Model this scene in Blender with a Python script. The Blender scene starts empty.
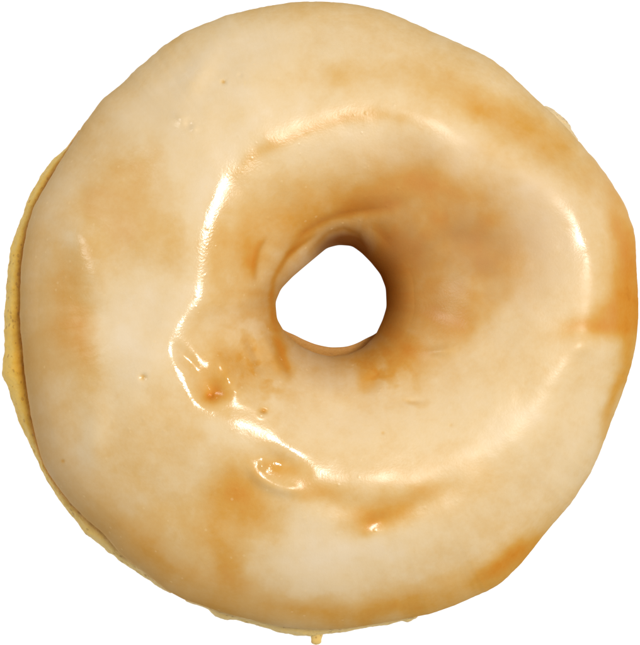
import bpy, math
import numpy as np
from mathutils import Vector

# ---------------------------------------------------------------- units
# shapes are measured in photograph units ("u"); one u is S metres, the ring is about 10 cm across
S = 0.00016
D = 3900.0            # camera height above the table, in u
CX, CY = 320.0, 322.5 # image centre in u
HX, HY = 331.0, 297.0 # axis of the hole

scene = bpy.context.scene
scene.view_settings.view_transform = 'Standard'
scene.view_settings.look = 'None'
scene.view_settings.exposure = 0
col = scene.collection
rng = np.random.default_rng(7)

# ---------------------------------------------------------------- noise helpers on the plan
def vnoise(x, y, scale, seed):
    g = np.random.default_rng(seed).random((256, 256))
    u, v = x/scale + 40.3, y/scale + 17.7
    i, j = np.floor(u).astype(int), np.floor(v).astype(int)
    f, h = u-i, v-j
    f = f*f*f*(f*(f*6-15)+10); h = h*h*h*(h*(h*6-15)+10)
    i0, i1, j0, j1 = i % 256, (i+1) % 256, j % 256, (j+1) % 256
    return (g[i0,j0]*(1-f)*(1-h)+g[i1,j0]*f*(1-h)+g[i0,j1]*(1-f)*h+g[i1,j1]*f*h)*2-1

def fbm(x, y, scale, seed, n=4, gain=0.5):
    a, s, t = 1.0, 0.0, 0.0
    for k in range(n):
        s = s + a*vnoise(x + 13.1*k, y - 7.7*k, scale/2**k, seed+k); t += a; a *= gain
    return s/t

def blob(x, y, cx, cy, rx, ry, deg=0, p=2.0):
    c, s = math.cos(math.radians(deg)), math.sin(math.radians(deg))
    dx, dy = x-cx, y-cy
    a = (dx*c + dy*s)/rx; b = (-dx*s + dy*c)/ry
    return np.exp(-((a*a+b*b)**(p/2)))

def seg_dist(x, y, pts):
    best = np.full(x.shape, 1e9); tt = np.zeros(x.shape); L = len(pts)-1
    for i in range(L):
        ax, ay = pts[i]; bx, by = pts[i+1]
        vx, vy = bx-ax, by-ay
        t = np.clip(((x-ax)*vx+(y-ay)*vy)/(vx*vx+vy*vy), 0, 1)
        d = np.hypot(x-ax-t*vx, y-ay-t*vy)
        m = d < best
        best = np.where(m, d, best); tt = np.where(m, (i+t)/L, tt)
    return best, tt

def stroke(x, y, pts, w, taper=True):
    # soft brush line: gaussians summed along the path, fading at both ends
    p = np.array(pts, float); L = np.hypot(*(p[1:]-p[:-1]).T); cum = np.concatenate([[0], np.cumsum(L)])
    n = max(3, int(cum[-1]/(w*.55))+1); step = cum[-1]/n
    t = (np.arange(n)+.5)*step
    px, py = np.interp(t, cum, p[:,0]), np.interp(t, cum, p[:,1])
    a = np.clip(np.sin(np.pi*t/cum[-1])*1.7, 0, 1) if taper else np.ones(n)
    g = np.zeros(x.shape)
    m = (x > p[:,0].min()-3*w) & (x < p[:,0].max()+3*w) & (y > p[:,1].min()-3*w) & (y < p[:,1].max()+3*w)
    xm, ym = x[m], y[m]; acc = np.zeros(xm.shape)
    for q in range(n): acc += a[q]*np.exp(-((xm-px[q])**2+(ym-py[q])**2)/(w*w))
    g[m] = acc*step/(w*math.sqrt(math.pi))
    return g

# ---------------------------------------------------------------- outlines
OUT = [(52.5,160),(66,148),(75,136),(82,125),(92,114),(100,102),(106,96),(120,86),(135,70),(150,58),(160,48.5),
 (176,37),(192,28.5),(210,22),(225,15.5),(245,11),(270,5.5),(290,2.5),(305,1.5),(320,1.5),(340,2.5),(360,5),(380,9.5),
 (400,17),(420,26),(440,35),(460,43.5),(480,52.5),(500,65),(520,83),(535,98),(544,105.5),(555,109),(567,122),(577,138),
 (596,160),(612,183),(625,205),(634.5,232),(636,250),(636.3,270),(638,290),(638.5,320),(635,350),(630,370),(620,400),
 (608,430),(601,450),(595,463),(587,480),(583,485),(570,505),(550,527),(535,546),(520,565),(505,580),(490,590),(480,594),
 (460,603),(440,611),(420,616.5),(414,619.5),(408,622.5),(402,620.5),(396,622.5),(390,624),(370,627.5),(345,631.5),(325,634),(311,636),
 (295,635),(280,633),(260,627),(237,619),(225,620),(215,616),(208,609),(185,601),(160,588),(140,574),(120,561),(100,545.5),
 (87,535),(75,520),(60,502),(49,485),(45,477),(30,445),(18,420),(12,400),(8,385),(2.2,376),(1.5,368),(4,356),(4,345),
 (4.6,330),(5,310),(6,290),(8,270),(10,250),(15,235),(22,218),(27,202),(38,180),(46,169)]
GL = [(82,126),(76,137),(69,147),(58,165),(45,187),(33,208),(28,225),(24,245),(21,265),(20,290),(20,320),(21,335),(23,355),
 (26,385),(30,410),(34,430),(40,455),(48,473),(57,486),(72,505),(88,521),(103,533),(114,546),(122,556),(133,563),(150,577),(165,589),
 (185,600),(208,607.5),(222,612),(240,617),(260,622),(290,628),(320,630),(345,628.5),(370,625),(390,621.5),(405,619),(420,615.5)]
HOLE = [(338.6,245.3),(352,246),(361.6,253),(371,262.5),(380.5,274.5),(385.7,288),(386,307),(381.6,319),(373,331),(361,341.6),
 (347,346.7),(330,347.4),(314.5,344),(299,337.4),(287,328),(278.4,316),(276,302),(281,291),(292.5,277.5),(302.5,267.5),(315,256.5),(327,248.5)]
GHOLE = [(338.6,245),(352,246),(361.6,253),(371,262.5),(380.5,274.5),(385.7,288),(386.5,307),(382.5,320),(375,336),(363,348),
 (348,354.5),(330,356.5),(315,353),(299,345.5),(285.5,333.5),(277,319),(275.5,302),(281,289),(292.5,277),(303,268),(315,258),(327,248)]
CREST = [(380,104),(340,107),(300,120),(258,138),(221,170),(208,210),(205,240),(202,270),(196,305),(180,325),(173,345),(180,368),
 (190,385),(196,402),(215,418),(245,425),(268,437),(285,455),(300,465),(330,478),(360,484),(400,478),(440,466),(480,452),
 (510,435),(530,415),(550,385),(570,362),(583,343),(592,300),(606,250),(598,210),(570,184),(525,165),(485,143),(445,122),(410,110)]

NT = 1500
TH = np.linspace(0, 2*np.pi, NT, endpoint=False)   # angle, y up

def polar(pts, sm=1.2, keep=None):
    p = np.array(pts, float)
    # densify along straight segments so that polar interpolation keeps the shape
    q = np.vstack([p, p[:1]]) if keep is None else p
    d = []
    for a, b in zip(q[:-1], q[1:]):
        n = max(2, int(np.hypot(*(b-a))/1.5))
        for t in np.linspace(0, 1, n, endpoint=False): d.append(a + (b-a)*t)
    d.append(q[-1])
    d = np.array(d)
    ang = np.arctan2(-(d[:,1]-HY), d[:,0]-HX) % (2*np.pi)
    r = np.hypot(d[:,0]-HX, d[:,1]-HY)
    o = np.argsort(ang); ang, r = ang[o], r[o]
    if keep is None:
        R = np.interp(TH, ang, r, period=2*np.pi)
        return smooth_c(R, sm)
    lo, hi = ang.min(), ang.max()
    R = np.interp(TH, ang, r)
    R[(TH < lo) | (TH > hi)] = np.nan
    return R

def smooth_c(a, sig):
    if sig <= 0: return a
    n = int(4*sig)+1
    k = np.exp(-0.5*(np.arange(-n, n+1)/sig)**2); k /= k.sum()
    return np.convolve(np.concatenate([a[-n:], a, a[:n]]), k, 'valid')

def smooth_rows(z, sig):                 # along axis 1, edge padded
    n = int(4*sig)+1
    k = np.exp(-0.5*(np.arange(-n, n+1)/sig)**2); k /= k.sum()
    zp = np.concatenate([np.repeat(z[:, :1], n, 1), z, np.repeat(z[:, -1:], n, 1)], 1)
    out = np.zeros_like(z)
    for i, w in enumerate(k): out += w*zp[:, i:i+z.shape[1]]
    return out

R_out = polar(OUT, 2.4); _wb = np.exp(-((TH-math.radians(262))/math.radians(34))**4); R_out = R_out*(1-_wb) + polar(OUT, .7)*_wb
R_gl = polar(GL, keep=True)
inside = ~np.isnan(R_gl)
R_gl = np.where(inside, np.minimum(np.nan_to_num(R_gl, nan=1e9), R_out + 0.3), R_out)
# a lower fold of icing shows past the edge at the upper right
fold = polar([(592,157),(582,145),(566,127),(552,113),(542,104)], keep=True)
R_gl = np.where(np.isnan(fold), R_gl, np.fmin(fold, R_gl))
R_gl = smooth_c(R_gl, 3.0) + .55*fbm(TH*340, 0*TH, 9, 161, 3)
rim = np.clip(R_out - R_gl, 0, None)               # how far the bread shows past the icing
R_d = np.where(rim > 1.0, R_out, R_gl - 3.0)
R_d = smooth_c(R_d, .6) + np.where(rim > 2, .9*fbm(TH*340, 0*TH+50, 11, 181, 3), 0)
R_h = polar(HOLE, 11); R_gh = polar(GHOLE, 11)
R_c = polar(CREST, 9)

# ---------------------------------------------------------------- icing surface
H, ZE, ZN = 172.0, 62.0, 58.0
NS = 520
# uniform fraction grid, then resampled with denser ends
su = np.linspace(0, 1, NS)
r_u = R_gh[:,None] + (R_gl-R_gh)[:,None]*su[None,:]
xu = HX + r_u*np.cos(TH)[:,None]; yu = HY - r_u*np.sin(TH)[:,None]
d_in = np.clip((R_c[:,None]-r_u)/(R_c-R_gh)[:,None], 0, 1)
d_out = np.clip((r_u-R_c[:,None])/(R_gl-R_c)[:,None], 0, 1)
cosA = np.cos(TH - math.radians(0))
# how crisp the crest is: crisp left and lower left, soft right
crisp = np.clip(0.5 - 0.95*np.cos(TH - math.radians(12)) + .25, 0, 1)     # 1 on the left
m_in = (0.26 + 0.10*crisp + .09*np.exp((np.cos(TH-math.radians(318))-1)*6.4))[:,None]
fin = m_in*d_in**1.15 + (1-m_in)*(1-(1-d_in**2.3)**(1/2.0))
pout = 2.15
fout = 0.22*d_out + 0.78*(1-(1-d_out**pout)**(1/2.0))
Hc = H + 6*np.cos(TH-math.radians(200))
z = Hc[:,None] - (Hc-ZN)[:,None]*fin - (Hc-ZE)[:,None]*fout
zs1 = smooth_rows(z, 31); zs2 = smooth_rows(z, 19)
zs3 = smooth_rows(z, 34); w3 = np.exp(-((((TH-math.radians(14)+np.pi) % (2*np.pi))-np.pi)/math.radians(15))**2)[:,None]; zs2 = zs2*(1-w3)+zs3*w3
zs4 = smooth_rows(z, 36); w4 = np.exp(-((TH-math.radians(157))/math.radians(26))**4)[:,None]; zs1 = zs1*(1-w4)+zs4*w4
w_c = np.exp(-(np.abs(r_u-R_c[:,None])/48)**4)
zs = zs1*crisp[:,None] + zs2*(1-crisp)[:,None]
z = z*(1-w_c) + zs*w_c

def fold(x, y, pts, wn, wf):
    best = np.full(x.shape, 1e9); sg = np.zeros(x.shape); tt = np.zeros(x.shape); L = len(pts)-1
    rr = np.hypot(x-HX, y-HY)
    for i in range(L):
        ax, ay = pts[i]; bx, by = pts[i+1]; vx, vy = bx-ax, by-ay
        t = np.clip(((x-ax)*vx+(y-ay)*vy)/(vx*vx+vy*vy), 0, 1)
        qx, qy = ax+t*vx, ay+t*vy
        d = np.hypot(x-qx, y-qy); m = d < best
        best = np.where(m, d, best); tt = np.where(m, (i+t)/L, tt)
        sg = np.where(m, np.where(rr < np.hypot(qx-HX, qy-HY), d, -d), sg)
    p = 1/(1+np.exp(-np.clip(sg/wn, -30, 30)))*np.exp(-np.clip(sg, 0, None)/wf)
    return p*np.clip(np.sin(np.pi*tt)*1.8, 0, 1)

def features(x, y):
    h = np.zeros_like(x)
    # broad lumps of the hand-dipped icing
    calm = 1 - .85*blob(x, y, 208, 240, 26, 80, 4)
    h += 5.0*fbm(x, y, 130, 11, 2) + calm*(2.2*fbm(x, y, 55, 23, 2) + 0.25*fbm(x, y, 17, 31, 2))
    # outer lumps and soft shoulders
    h += 2.6*blob(x, y, 80, 236, 13, 17, -25) + 3.4*stroke(x, y, [(76,230),(90,262),(99,300)], 20) + 5*blob(x, y, 94, 440, 13, 28, 8)
    h += 6*blob(x, y, 198, 72, 12, 30, 35)
    h += 2.6*blob(x, y, 182, 118, 10, 6, 35) - 2.2*blob(x, y, 188, 124, 5, 4, 30) + 1.5*blob(x, y, 194, 129, 4, 3)
    # blistered patch at the lower left, inside the crest
    h -= 7*blob(x, y, 206, 386, 12, 17, -28) + 3*blob(x, y, 213, 394, 8, 8)
    h += 9*blob(x, y, 230, 376, 15, 24, -28) + 2.4*blob(x, y, 220, 362, 7, 8) + 2.6*blob(x, y, 237, 391, 8, 7) + 1.8*blob(x, y, 228, 377, 5, 5)
    h -= 3*blob(x, y, 191, 362, 6, 11, -30) + 3*blob(x, y, 182, 356, 6, 11, -25)
    h -= 3*blob(x, y, 211, 396, 3, 3) + 2.5*blob(x, y, 264, 411, 3.5, 2.2, 20) - 1.4*blob(x, y, 262, 415, 4, 3)
    h += 0.8*stroke(x, y, [(205,407),(232,401),(250,405),(268,416)], 5)
    # open blister on the crest
    h -= 6*blob(x, y, 281, 463, 20, 11, 22)
    h += 3.6*stroke(x, y, [(248,463),(257,476),(270,485),(286,490),(304,490)], 6.5) + 2*blob(x, y, 262, 466, 3, 5, 0)
    # furrow outside the lower crest with a small pit
    h -= 3*stroke(x, y, [(300,496),(340,505),(380,512),(430,500),(470,485)], 14)
    h -= 3.2*blob(x, y, 377, 522, 15, 8, -10)
    # furrow in the right flank
    h -= 1.3*stroke(x, y, [(550,331),(580,329),(620,322),(660,316)], 13)
    h += 3.0*blob(x, y, 583, 346, 15, 10)
    # trough behind the upper right crest
    h -= 6*stroke(x, y, [(430,92),(480,108),(530,132),(570,165),(600,205),(612,250)], 26)
    # little pops where bubbles burst
    for cx, cy, r, a in [(143,377,3.6,3.0),(223.5,82,2.8,2.6),(240,75,2.0,1.4),(63,461,1.6,1.0),(383,433,2,.6),(451,425,2,.4),(262,411,2,1)]:
        a *= .6; h -= a*blob(x, y, cx, cy, r, r)
        h += 0.5*a*blob(x, y, cx, cy, r*1.9, r*1.9) - 0.5*a*blob(x, y, cx, cy, r*1.4, r*1.4)
    # folds round the hole
    h -= 3.0*fold(x, y, [(256,286),(256,272),(259,252),(270,232)], 1.6, 10)
    h -= 7.0*fold(x, y, [(278,336),(273,318),(272,298),(275,278),(289,254),(308,240),(322,232)], 1.5, 12)
    h -= 6.0*fold(x, y, [(280,272),(287,258),(304,233),(322,221),(340,214),(370,209),(395,208)], 2.2, 14)
    h -= 6.0*fold(x, y, [(306,256),(315,246),(328,233),(343,228),(358,234),(366,250)], 1.5, 9)
    h -= 3*stroke(x, y, [(336,217),(354,208),(380,208),(414,199)], 9)
    h -= 2.5*stroke(x, y, [(370,220),(384,236),(392,250)], 9)
    h -= 4*stroke(x, y, [(273,335),(281,350),(286,366),(291,376)], 4.5)
    h -= 3*stroke(x, y, [(246,335),(256,355),(262,375)], 5)
    h += 3*stroke(x, y, [(262,330),(272,352),(280,372)], 5)
    h += 3*blob(x, y, 442, 351, 12, 5, -5)
    h -= 4*blob(x, y, 470, 240, 26, 18) + 3*blob(x, y, 420, 300, 22, 30)
    h -= 3*blob(x, y, 373, 382, 9, 14, 30) + 1.5*blob(x, y, 413, 401, 9, 3)
    h += 3*stroke(x, y, [(300,372),(325,392),(360,400)], 14)
    rr = np.hypot(x-HX, y-HY); th = np.arctan2(-(y-HY), x-HX)
    rh = np.interp(th % (2*np.pi), TH, R_gh, period=2*np.pi)
    wz = np.exp(-((rr-rh-16)/24)**2)
    h += 1.5*wz*fbm(np.cos(th)*75+rr*.12, np.sin(th)*75, 20, 191, 3)*(.5+.5*np.clip(-np.cos(th-.5), 0, 1))
    # tiny sugar bubbles
    g = np.random.default_rng(5)
    for _ in range(330):
        a = g.random()*2*np.pi; rr = 70 + 225*g.random()
        bx, by, r = 322+rr*math.cos(a), 318+rr*math.sin(a), 0.8+0.5*g.random()
        if bx > 400 and by < 470 or bx + by > 960: continue
        m = (np.abs(x-bx) < 6) & (np.abs(y-by) < 6)
        h[m] += (0.12+0.33*g.random()**2)*blob(x[m], y[m], bx, by, r, r)
    return h
edge_fade = np.clip(np.minimum(su*9, (1-su)*14), 0.12, 1)[None,:]
z = z + features(xu, yu)*edge_fade

# resample radially: denser at both ends
q = np.linspace(0, 1, NS)
sq = q + 0.135*np.sin(2*np.pi*q - np.pi)*1.0
sq = np.clip(sq, 0, 1); sq[0], sq[-1] = 0, 1
def resamp(a): return np.stack([np.interp(sq, su, a[i]) for i in range(NT)])
zg = resamp(z)
rg = R_gh[:,None] + (R_gl-R_gh)[:,None]*sq[None,:]

def world(r, z, jx=0, jy=0):
    k = (D - z)/D
    x = (HX + r*np.cos(TH)[:,None] - CX)*k*S
    y = (CY - HY + r*np.sin(TH)[:,None])*k*S
    return np.stack([x, y, z*S], -1)

def ring_mesh(name, P, closed, mat, parent, attr=None):
    nt, ns = P.shape[:2]
    v = P.reshape(-1, 3)
    i = np.arange(nt); j = np.arange(ns if closed else ns-1)
    I, J = np.meshgrid(i, j, indexing='ij')
    I2, J2 = (I+1) % nt, (J+1) % ns
    f = np.stack([I*ns+J, I*ns+J2, I2*ns+J2, I2*ns+J], -1).reshape(-1, 4)
    me = bpy.data.meshes.new(name)
    me.vertices.add(len(v)); me.vertices.foreach_set('co', v.astype(np.float32).ravel())
    me.loops.add(f.size); me.loops.foreach_set('vertex_index', f.astype(np.int32).ravel())
    me.polygons.add(len(f))
    me.polygons.foreach_set('loop_start', np.arange(0, f.size, 4, dtype=np.int32))
    me.update(calc_edges=True)
    me.polygons.foreach_set('use_smooth', np.ones(len(f), bool))
    if attr is not None:
        ca = me.attributes.new('tint', 'FLOAT_COLOR', 'POINT')
        a4 = attr.reshape(len(v), -1)
        if a4.shape[1] == 3: a4 = np.concatenate([a4, np.ones((len(v), 1))], 1)
        a4 = a4.astype(np.float32)
        ca.data.foreach_set('color', a4.ravel())
    me.validate()
    o = bpy.data.objects.new(name, me); col.objects.link(o)
    me.materials.append(mat); o.parent = parent
    return o

# ---------------------------------------------------------------- how thin the icing lies (0 thick and milky, 1 bare crust shining through)
def thinness(x, y):
    wx = x + 9*fbm(x, y, 40, 51, 3); wy = y + 9*fbm(x, y, 40, 61, 3)
    k = np.full(x.shape, 0.30) + 0.10*fbm(x, y, 75, 71, 4) + 0.05*fbm(x, y, 18, 81, 3)
    B = [ # cx, cy, rx, ry, deg, amount
     (215,95,75,60,-35,-.20),(300,40,90,30,0,-.10),(130,345,30,60,5,-.24),(165,290,35,30,0,-.12),(185,190,38,45,0,-.10),
     (325,550,60,38,0,-.20),(400,535,60,22,-12,-.08),(92,440,14,32,8,-.16),(545,235,38,60,-15,-.16),(500,175,45,22,30,-.12),
     (560,430,50,60,35,-.10),(420,420,70,40,-20,-.14),(340,150,60,22,0,-.10),(440,140,45,16,25,-.12),(60,195,22,25,0,-.10),
     (590,170,12,45,-35,-.14),(500,90,40,12,35,-.12),(225,430,25,10,25,-.14),(300,420,45,22,20,-.10),(500,430,45,14,-35,-.10),
     (75,232,14,16,0,-.14),(120,470,30,40,0,.03),(55,470,16,40,-30,-.10),
     # crust showing through
     (150,175,40,28,20,.10),(185,258,24,24,0,.09),(150,440,50,34,30,.08),(185,520,40,30,20,.10),(400,72,60,14,5,.08),(68,312,22,75,3,.24),(85,345,13,45,0,.20),(40,360,12,30,0,.12),(135,228,48,42,20,.20),(95,200,26,18,-30,.12),(245,245,24,55,12,.22),
     (235,495,28,34,15,.40),(225,560,22,32,-15,.30),(262,520,22,20,20,.22),(250,588,60,16,14,.16),(150,552,55,16,38,.26),(330,610,140,14,0,.26),
     (440,590,75,13,-22,.20),(508,562,40,14,-42,.50),(375,518,28,16,-15,.48),(320,495,30,13,5,.30),(415,500,36,12,-15,.28),
     (625,255,18,56,-4,.55),(600,185,22,30,-35,.20),(545,142,48,21,35,.33),(480,105,45,18,25,.22),(618,312,26,26,-3,.50),(582,329,26,9,-3,.28),(612,330,26,8,-3,.1),
     (618,385,7,60,14,.34),(345,78,26,14,0,.18),(555,445,34,26,-50,.08),
     (215,392,16,13,20,.42),(222,372,16,14,0,.22),(282,466,22,12,18,.42),(225,350,30,18,20,.12),(250,370,26,26,0,.18),(272,330,16,34,-15,.24),(285,360,9,20,-25,.30),
     (372,375,13,17,25,.32),(362,357,24,10,-10,.24),(405,355,22,18,-20,.22),(300,215,28,24,-30,.22),(250,262,10,22,0,.18),
     (360,195,55,20,-8,.30),(425,185,40,15,10,.30),(470,215,40,40,30,.20),(488,245,26,22,20,.32),(420,280,42,60,0,.30),(395,300,18,70,0,.25),
     (470,305,24,22,0,.30),(440,215,18,14,0,.14),(505,275,20,26,10,.16),(455,330,20,12,0,.10),(450,270,16,22,0,-.08),(530,180,30,22,30,-.06),(450,250,75,85,0,.06),(380,190,70,30,0,.08),(400,235,40,24,20,.12),(415,401,14,4,-5,.18),(560,118,24,8,40,-.05),(280,300,10,30,0,.10)]
    for b in B: k = k + b[5]*blob(wx, wy, *b[:5])
    rr = np.hypot(x-HX, y-HY); th = np.arctan2(-(y-HY), x-HX) % (2*np.pi)
    rc = np.interp(th, TH, R_c, period=2*np.pi)
    k += .26*np.exp(-((rc-rr-11)/7)**2)*np.clip(1.4-np.abs(th-math.radians(98))/math.radians(32), 0, 1)   # just inside the upper crest
    k += .10*np.exp(-((rc-rr-16)/12)**2)*np.clip(1.4-np.abs(th-math.radians(165))/math.radians(35), 0, 1)
    k -= .10*np.exp(-((rc-rr+12)/14)**2)*np.clip(1.4-np.abs(th-math.radians(150))/math.radians(70), 0, 1)
    k = .3 + (k-.3)*(1 + .24*fbm(x, y, 22, 131, 3)) + .03*fbm(x, y, 9, 141, 2)
    rh = np.interp(th, TH, R_gh, period=2*np.pi)
    st = fbm(np.cos(th)*90+rr*.15, np.sin(th)*90, 13, 201, 3)
    k += .13*np.clip(st, -.3, 1)*np.exp(-((rr-rh-26)/26)**2)
    # browner along the creases
    k += .22*stroke(x, y, [(254,282),(254,262),(258,246),(268,234)], 3)
    k += .28*stroke(x, y, [(278,336),(273,318),(271,298),(274,278),(288,254),(308,239),(322,231)], 3)
    k += .22*stroke(x, y, [(280,272),(287,258),(304,233),(322,221),(340,214),(370,209)], 5) + .2*stroke(x, y, [(306,256),(315,246),(328,233),(343,228),(358,234),(366,250)], 3)
    k += .34*np.clip(fbm(wx, wy, 26, 231, 4)-.08, -.35, 1)*blob(x, y, 450, 250, 85, 85, 0, 3)
    k += .5*np.clip(fbm(wx, wy, 13, 211, 3)+.05, 0, 1)*blob(x, y, 262, 358, 42, 42) + .4*np.clip(fbm(wx, wy, 12, 221, 3), 0, 1)*blob(x, y, 380, 370, 40, 30)
    k += .30*stroke(x, y, [(338,214),(356,206),(380,207),(412,200)], 7)
    k += .25*stroke(x, y, [(273,335),(281,350),(287,366),(291,376)], 4)
    k += .25*stroke(x, y, [(372,222),(384,236),(392,248)], 5)
    k += .35*blob(x, y, 264, 411, 4, 3) + .25*blob(x, y, 211, 396, 6, 4)
    for cx, cy, r, a in [(143,377,3,.35),(223.5,82,2.4,.35),(63,461,1.8,.3),(383,433,1.8,.2),(451,425,2,.1)]: k += a*blob(x, y, cx, cy, r, r)
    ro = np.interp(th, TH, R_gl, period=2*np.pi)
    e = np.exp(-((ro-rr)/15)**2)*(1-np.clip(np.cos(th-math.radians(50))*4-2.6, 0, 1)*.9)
    k += .07*e  # edge darkening put into the tint to offset the table's glow
    return np.where(k > .6, .6+.3*np.tanh((k-.6)/.3), np.maximum(k, 0))
xg = HX + rg*np.cos(TH)[:,None]; yg = HY - rg*np.sin(TH)[:,None]
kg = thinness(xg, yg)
# mostly painted shade: greyish left flank and right basin, dark brown by the hole
grey_shade = 0.55*np.exp(-((R_gl[:,None]-rg)/32)**2)*np.clip(-np.cos(TH-math.radians(25)), 0, 1)[:,None]
grey_shade = np.clip(grey_shade + (.75 + .5*fbm(xg, yg, 34, 151, 3))*blob(xg, yg, 450, 245, 80, 85, 0, 2.4) + .35*blob(xg, yg, 540, 240, 50, 70) + .3*blob(xg, yg, 400, 165, 70, 30, 10), 0, 1)  # mottled shade of the left-facing basin slope, as colour
hole_shade = np.exp(-((rg-R_gh[:,None])/29)**2)*(0.22+0.78*np.clip(np.cos(TH-math.radians(20)), 0, 1))[:,None]  # dark shade painted on the hole's right wall

# extra rows: inner lip tucks back under, outer lip rolls under
def row(r, zz): return r[:,None], zz[:,None]
ri = [R_gh+7, R_gh+2.5, R_gh+0.5]; zi = [ZN-15+0*R_gh, ZN-12+0*R_gh, ZN-5+0*R_gh]
ro = [R_gl+0.0, R_gl-1.2, R_gl-4, R_gl-9]; zo = [ZE-3+0*R_gl, ZE-6+0*R_gl, ZE-8+0*R_gl, ZE-9+0*R_gl]
dz0 = zg[:,0]-ZN; dz1 = zg[:,-1]-ZE
Rr = np.concatenate([np.stack(ri, 1), rg, np.stack(ro, 1)], 1)
Zz = np.concatenate([np.stack(zi, 1)+dz0[:,None], zg, np.stack(zo, 1)+dz1[:,None]], 1)
pad = lambda a: np.concatenate([np.repeat(a[:,:1], 3, 1), a, np.repeat(a[:,-1:], 4, 1)], 1)
def fall(d, a, b):
    t = np.clip((b-d)/(b-a), 0, 1); return t*t*(3-2*t)
matte = np.clip(fall(R_gl[:,None]-rg, 18, 46) + fall(rg-R_gh[:,None], 24, 58) + .95*blob(xg, yg, 508, 158, 92, 36, 38), 0, 1)
# how dull the sugar has dried: wet along the left crest, duller elsewhere
dull = .35 + .12*fbm(xg, yg, 45, 171, 3) - .15*np.exp(-((R_c[:,None]-rg)/24)**2)*np.clip(np.cos(TH-math.radians(195))*1.6+.2, 0, 1)[:,None]
dull += .10*blob(xg, yg, 508, 158, 92, 36, 38)
dull -= .13*blob(xg, yg, 84, 250, 24, 45, -25) + .10*blob(xg, yg, 195, 90, 30, 50, 25) + .10*blob(xg, yg, 92, 440, 22, 40, 8) + .17*blob(xg, yg, 590, 230, 26, 44)
dull += .12*blob(xg, yg, 572, 325, 34, 45) + .05*blob(xg, yg, 310, 115, 60, 26, -18) + .08*blob(xg, yg, 420, 470, 90, 30, -15)
dull += .14*blob(xg, yg, 585, 292, 20, 22)
dull -= .06*blob(xg, yg, 79, 234, 12, 14) + .10*blob(xg, yg, 187, 122, 14, 10)
matte = np.clip(matte - .9*blob(xg, yg, 588, 230, 22, 36), 0, 1)
dull -= .09*blob(xg, yg, 225, 385, 45, 35) + .10*blob(xg, yg, 280, 465, 40, 25) + .12*blob(xg, yg, 378, 527, 20, 12)
hole_shade = np.clip(hole_shade + .45*stroke(xg, yg, [(308,262),(322,247),(338,238),(354,240),(368,255)], 8) , 0, 1)  # painted shade under the hole's upper lip too
tint_g = np.stack([pad(kg), pad(grey_shade), pad(hole_shade), pad(matte)], -1)

# ---------------------------------------------------------------- bread ring
ang = TH[:,None]
rows_r, rows_z = [], []
def add(r, zz): rows_r.append(r + 0*TH); rows_z.append(zz + 0*TH)
wl = smooth_c(np.where(R_gh - R_h > 4.5, 1.0, 0.0), 40); wl = np.clip(wl*1.25-.12, 0, 1)
R_di = smooth_c(R_h*wl + (R_gh + 3.0)*(1-wl), 16)
wob = 2.0*vnoise(np.cos(TH)*60, np.sin(TH)*60, 9, 91)
for t in np.linspace(0, 1, 10): add(R_di+16+ (R_d-R_di-50)*t, 0.0)             # flat base
for t in np.linspace(0.1, 1, 10):                                                 # lower flank
    a = t*np.pi/2; add(R_d-34+34*np.sin(a), 30-30*np.cos(a))
r0 = R_gl-10; z0 = ZE-3.5+dz1
for t in np.linspace(0.02, 1, 34):                                                # visible rim up to under the icing
    a = t*np.pi/2; add(r0+(R_d-r0)*np.cos(a), 30+(z0-30)*np.sin(a))
for t in np.linspace(0, 1, 60):                                                   # hidden crown below the icing
    rr = (R_gl-14) + (R_gh+6-R_gl+14)*t
    zz = np.array([np.interp(rr[i], r_u[i], z[i]) for i in range(NT)]) - 8
    add(rr, zz)
zl = ZN-9+dz0
for t in np.linspace(0.05, 1, 16):                                                # lip below the icing, down the hole
    a = t*np.pi/2; add(R_di+(R_gh+5-R_di)*np.cos(a)**1.0, zl-(zl-30)*np.sin(a))
for t in np.linspace(0.1, 0.95, 8):
    a = t*np.pi/2; add(R_di+16-16*np.cos(a), 30-30*np.sin(a))
Rd = np.stack(rows_r, 1); Zd = np.stack(rows_z, 1)
# porous crumb on the flanks
xd = HX + Rd*np.cos(ang); yd = HY - Rd*np.sin(ang)
cr = 1.5*fbm(TH[:,None]*300+0*Rd, Zd+Rd*0.5, 8, 101, 4, .6)
flank = ((np.arange(Rd.shape[1]) > 12) & (np.arange(Rd.shape[1]) < 54))[None,:]
Rd = Rd + np.where(flank & (Zd > 8), cr*0.8, 0)*np.clip(rim/3, 0, 1)[:,None]
Zd = Zd + np.where(flank & (Zd > 8), cr, 0)
near = np.clip(1-(Rd-R_gl[:,None])/np.maximum(rim*0.62, 2)[:,None], 0, 1)        # browned line next to the icing
iced = np.clip(np.cos(TH-math.radians(38))*12-11, 0, 1)                           # the coated fold at the upper right
bott = np.clip(-np.sin(TH)*3-1.6, 0, 1)                                           # pale, damp crumb at the bottom
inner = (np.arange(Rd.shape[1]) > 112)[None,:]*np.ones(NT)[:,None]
tint_d = np.stack([np.where(inner > 0, 0.6, near), iced[:,None]+0*Rd, np.where(inner > 0, 0.0, bott[:,None]+0*Rd), 1-inner], -1)

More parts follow.
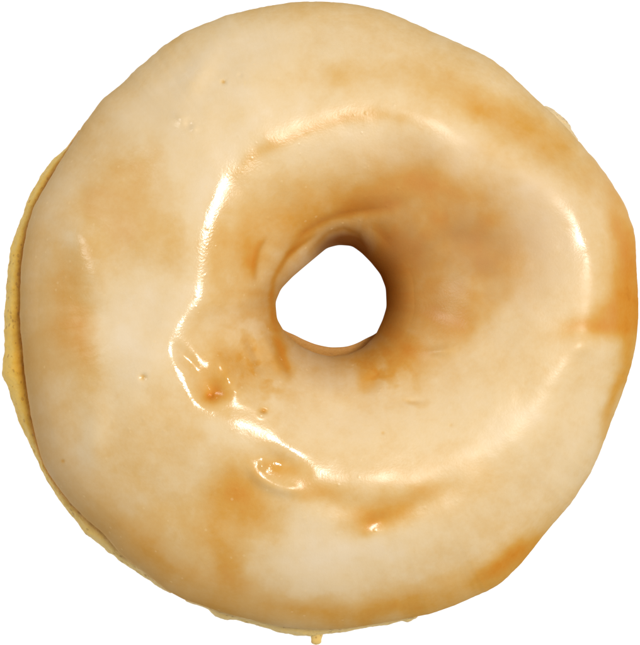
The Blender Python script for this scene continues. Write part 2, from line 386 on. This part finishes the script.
# ---------------------------------------------------------------- materials
def mat_new(name):
    m = bpy.data.materials.new(name); m.use_nodes = True
    nt = m.node_tree; nt.nodes.clear()
    out = nt.nodes.new('ShaderNodeOutputMaterial')
    return m, nt, out
def N(nt, t, **kw):
    n = nt.nodes.new(t)
    for k, v in kw.items(): setattr(n, k, v)
    return n
def ramp(nt, stops):
    n = nt.nodes.new('ShaderNodeValToRGB'); e = n.color_ramp.elements
    while len(e) < len(stops): e.new(0.5)
    for a, (p, c) in zip(e, stops): a.position = p; a.color = (*c, 1)
    return n
def lin(r, g, b):
    f = lambda c: (c/255/12.92 if c/255 < .04045 else ((c/255+.055)/1.055)**2.4)
    return (f(r), f(g), f(b))
def math_n(nt, op, a, b, clamp=False):
    n = N(nt, 'ShaderNodeMath', operation=op, use_clamp=clamp)
    for i, v in enumerate((a, b)):
        if isinstance(v, (int, float)): n.inputs[i].default_value = v
        else: nt.links.new(v, n.inputs[i])
    return n.outputs[0]
def mix_c(nt, fac, a, b, mode='MIX'):
    n = N(nt, 'ShaderNodeMix', data_type='RGBA', blend_type=mode)
    for s, v in ((0, fac), (6, a), (7, b)):
        if isinstance(v, (int, float)): n.inputs[s].default_value = v
        elif isinstance(v, tuple): n.inputs[s].default_value = (*v, 1)
        else: nt.links.new(v, n.inputs[s])
    return n.outputs[2]

def noise(nt, vec, scale, detail=3, rough=.55):
    n = N(nt, 'ShaderNodeTexNoise'); n.inputs['Scale'].default_value = scale
    n.inputs['Detail'].default_value = detail; n.inputs['Roughness'].default_value = rough
    nt.links.new(vec, n.inputs['Vector']); return n.outputs[0]

def icing_material():
    m, nt, out = mat_new('sugar_icing')
    tc = N(nt, 'ShaderNodeTexCoord').outputs['Object']
    at = N(nt, 'ShaderNodeAttribute', attribute_name='tint')
    sep = N(nt, 'ShaderNodeSeparateColor'); nt.links.new(at.outputs['Color'], sep.inputs[0])
    k, g, h = sep.outputs
    n1 = noise(nt, tc, 260, 4); n2 = noise(nt, tc, 1500, 2, .6)
    k1 = math_n(nt, 'ADD', k, math_n(nt, 'MULTIPLY', math_n(nt, 'SUBTRACT', n1, .5), .22))
    k2 = math_n(nt, 'ADD', k1, math_n(nt, 'MULTIPLY', math_n(nt, 'SUBTRACT', n2, .5), .11), True)
    rp = ramp(nt, [(0, lin(238,217,182)), (.22, lin(233,206,159)), (.42, lin(224,185,120)), (.65, lin(217,162,76)), (.85, lin(214,142,50)), (1, lin(190,112,32))])
    nt.links.new(k2, rp.inputs[0])
    c = mix_c(nt, math_n(nt, 'MULTIPLY', g, .75), rp.outputs[0], lin(188,143,90))  # flank and basin shade tone
    c = mix_c(nt, math_n(nt, 'MULTIPLY', h, .95), c, lin(120,66,18))  # hole shade tone
    # sugar specks
    vo = N(nt, 'ShaderNodeTexVoronoi'); vo.inputs['Scale'].default_value = 520
    nt.links.new(tc, vo.inputs['Vector'])
    sp = math_n(nt, 'LESS_THAN', vo.outputs['Distance'], .12)
    sel = N(nt, 'ShaderNodeSeparateColor'); nt.links.new(vo.outputs['Color'], sel.inputs[0])
    sp = math_n(nt, 'MULTIPLY', sp, math_n(nt, 'GREATER_THAN', sel.outputs[0], .66))
    sx = N(nt, 'ShaderNodeSeparateXYZ'); nt.links.new(tc, sx.inputs[0])
    sp = math_n(nt, 'MULTIPLY', sp, math_n(nt, 'LESS_THAN', sx.outputs[0], .006))
    c = mix_c(nt, math_n(nt, 'MULTIPLY', sp, .25), c, lin(244,214,158))
    p = N(nt, 'ShaderNodeBsdfPrincipled')
    nt.links.new(c, p.inputs['Base Color'])
    p.inputs['Roughness'].default_value = .27
    du = N(nt, 'ShaderNodeAttribute', attribute_name='dull').outputs['Fac']
    rr = math_n(nt, 'ADD', du, math_n(nt, 'MULTIPLY', math_n(nt, 'SUBTRACT', n1, .5), .12)); nt.links.new(rr, p.inputs['Roughness'])
    nt.links.new(math_n(nt, 'MULTIPLY', math_n(nt, 'SUBTRACT', 1.0, at.outputs['Alpha'], True), .45), p.inputs['Specular IOR Level'])
    p.inputs['Subsurface Weight'].default_value = .0
    p.inputs['Subsurface Radius'].default_value = (1, .7, .45)
    p.inputs['Subsurface Scale'].default_value = .0012
    bn = math_n(nt, 'ADD', math_n(nt, 'MULTIPLY', noise(nt, tc, 2600, 2, .6), .5), math_n(nt, 'MULTIPLY', noise(nt, tc, 700, 2), .12))
    bn = math_n(nt, 'ADD', bn, math_n(nt, 'MULTIPLY', sp, .25))
    bp = N(nt, 'ShaderNodeBump'); bp.inputs['Strength'].default_value = .26; bp.inputs['Distance'].default_value = .00018
    nt.links.new(bn, bp.inputs['Height']); nt.links.new(bp.outputs[0], p.inputs['Normal'])
    nt.links.new(p.outputs[0], out.inputs[0])
    return m

def bread_material():
    m, nt, out = mat_new('fried_dough')
    tc = N(nt, 'ShaderNodeTexCoord').outputs['Object']
    at = N(nt, 'ShaderNodeAttribute', attribute_name='tint')
    sep = N(nt, 'ShaderNodeSeparateColor'); nt.links.new(at.outputs['Color'], sep.inputs[0])
    k, ic, bo = sep.outputs
    n1 = noise(nt, tc, 420, 5, .65); n2 = noise(nt, tc, 1700, 3, .65)
    k1 = math_n(nt, 'ADD', k, math_n(nt, 'MULTIPLY', math_n(nt, 'SUBTRACT', n1, .5), .75))
    k1 = math_n(nt, 'ADD', k1, math_n(nt, 'MULTIPLY', math_n(nt, 'SUBTRACT', n2, .5), .35), True)
    rp = ramp(nt, [(0, lin(240,200,100)), (.35, lin(232,182,68)), (.7, lin(220,158,44)), (1, lin(204,134,32))])
    nt.links.new(k1, rp.inputs[0])
    vo = N(nt, 'ShaderNodeTexVoronoi'); vo.inputs['Scale'].default_value = 900; nt.links.new(tc, vo.inputs['Vector'])
    pore = math_n(nt, 'MULTIPLY', math_n(nt, 'LESS_THAN', vo.outputs['Distance'], .28), math_n(nt, 'GREATER_THAN', n1, .5))
    c = mix_c(nt, math_n(nt, 'MULTIPLY', bo, .75), rp.outputs[0], lin(236,204,128))
    c = mix_c(nt, ic, c, lin(236,206,150))
    c = mix_c(nt, math_n(nt, 'MULTIPLY', pore, .4), c, lin(160,104,34))
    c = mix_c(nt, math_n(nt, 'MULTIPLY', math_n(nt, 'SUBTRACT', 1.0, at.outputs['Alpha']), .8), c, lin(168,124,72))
    p = N(nt, 'ShaderNodeBsdfPrincipled'); nt.links.new(c, p.inputs['Base Color'])
    p.inputs['Roughness'].default_value = .6; p.inputs['Specular IOR Level'].default_value = .3
    p.inputs['Subsurface Weight'].default_value = .12; p.inputs['Subsurface Radius'].default_value = (1, .7, .45)
    p.inputs['Subsurface Scale'].default_value = .001
    bp = N(nt, 'ShaderNodeBump'); bp.inputs['Strength'].default_value = .6; bp.inputs['Distance'].default_value = .0003
    nt.links.new(math_n(nt, 'SUBTRACT', math_n(nt, 'ADD', n1, math_n(nt, 'MULTIPLY', n2, .6)), math_n(nt, 'MULTIPLY', pore, .3)), bp.inputs['Height']); nt.links.new(bp.outputs[0], p.inputs['Normal'])
    nt.links.new(p.outputs[0], out.inputs[0])
    return m

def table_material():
    m, nt, out = mat_new('self_lit_white')
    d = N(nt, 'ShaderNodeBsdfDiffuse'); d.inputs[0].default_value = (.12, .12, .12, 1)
    e = N(nt, 'ShaderNodeEmission'); e.inputs[0].default_value = (1, 1, 1, 1); e.inputs[1].default_value = 1.0  # glow added so the white ground stays free of shadow
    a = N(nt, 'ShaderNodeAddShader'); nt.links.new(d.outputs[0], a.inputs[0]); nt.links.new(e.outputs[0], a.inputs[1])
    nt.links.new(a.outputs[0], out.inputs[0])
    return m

M_ice, M_bread, M_table = icing_material(), bread_material(), table_material()

# ---------------------------------------------------------------- objects
root = bpy.data.objects.new('doughnut', None); col.objects.link(root)
root['label'] = 'ring doughnut with glossy, unevenly thin caramel-coloured icing, lying flat on white'
root['category'] = 'doughnut'
root.empty_display_size = .02
dough = ring_mesh('dough', world(Rd, Zd), True, M_bread, root, tint_d)
dough['label'] = 'bare golden bread rim showing past the icing'
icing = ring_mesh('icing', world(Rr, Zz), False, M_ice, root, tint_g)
ga = icing.data.attributes.new('dull', 'FLOAT', 'POINT')
ga.data.foreach_set('value', pad(dull).astype(np.float32).ravel())
icing['label'] = 'glossy cream to amber icing with blisters and thin patches'

# drip hanging off the bottom rim: a tapered, rounded lathe along its own run
def drip():
    pts = [(318.5,620,8,34),(317.5,628,9,34),(317,633,7.4,32),(316.5,637,5.4,31),(316.3,640,5.3,30),(316.2,642.4,5.0,29),(316.2,644.2,3.4,28),(316.2,644.8,.5,28)]
    n = 24; V = []
    for (px, py, r, zz) in pts:
        for i in range(n):
            a = 2*math.pi*i/n
            w = 1 + .12*math.sin(2*a+py)
            X, Z = px + r*w*math.cos(a), zz + .8*r*math.sin(a)
            k = (D-Z)/D
            V.append(((X-CX)*k*S, (CY-py)*k*S, Z*S))
    F = [(j*n+i, j*n+(i+1) % n, (j+1)*n+(i+1) % n, (j+1)*n+i) for j in range(len(pts)-1) for i in range(n)]
    F += [tuple(range(n))[::-1], tuple((len(pts)-1)*n+i for i in range(n))]
    me = bpy.data.meshes.new('icing_drip'); me.from_pydata(V, [], F)
    for p in me.polygons: p.use_smooth = True
    ca = me.attributes.new('tint', 'FLOAT_COLOR', 'POINT')
    ca.data.foreach_set('color', np.tile(np.array([.1, .0, 1, 1], np.float32), len(V)))
    o = bpy.data.objects.new('icing_drip', me); col.objects.link(o); me.materials.append(M_bread)
    s = o.modifiers.new('smooth', 'SUBSURF'); s.levels = s.render_levels = 2
    o.parent = dough
    return o
drip()['label'] = 'small pale drip sticking out of the bottom rim'

def sheet():
    n, h = 8, 2.5
    V = [(-h+2*h*i/n, -h+2*h*j/n, -.0003) for j in range(n+1) for i in range(n+1)]
    F = [(j*(n+1)+i, j*(n+1)+i+1, (j+1)*(n+1)+i+1, (j+1)*(n+1)+i) for j in range(n) for i in range(n)]
    me = bpy.data.meshes.new('tabletop'); me.from_pydata(V, [], F); me.materials.append(M_table)
    o = bpy.data.objects.new('tabletop', me); col.objects.link(o); o['kind'] = 'structure'
sheet()

# ---------------------------------------------------------------- light
w = bpy.data.worlds.new('World'); scene.world = w; w.use_nodes = True
bg = w.node_tree.nodes['Background']; bg.inputs[0].default_value = (1, .98, .95, 1); bg.inputs[1].default_value = .17
def area(name, loc, size, power, color, target=(0, 0, .015), sy=None):
    L = bpy.data.lights.new(name, 'AREA'); L.energy = power; L.color = color; L.size = size
    if sy: L.shape = 'RECTANGLE'; L.size_y = sy
    o = bpy.data.objects.new(name, L); col.objects.link(o); o.location = loc
    o.rotation_euler = (Vector(target)-Vector(loc)).to_track_quat('-Z', 'Y').to_euler()
    return o
area('key_lamp', (.18, .06, .64), .15, 3.9, (1, .955, .905))

area('side_lamp', (-.60, .17, .31), .17, .70, (1, .96, .91))

# ---------------------------------------------------------------- camera
cam = bpy.data.cameras.new('camera'); co = bpy.data.objects.new('camera', cam); col.objects.link(co)
co.location = (0, 0, D*S)
cam.sensor_fit = 'HORIZONTAL'; cam.angle = 2*math.atan(320.0/D)
cam.clip_start = .01; cam.clip_end = 50
scene.camera = co
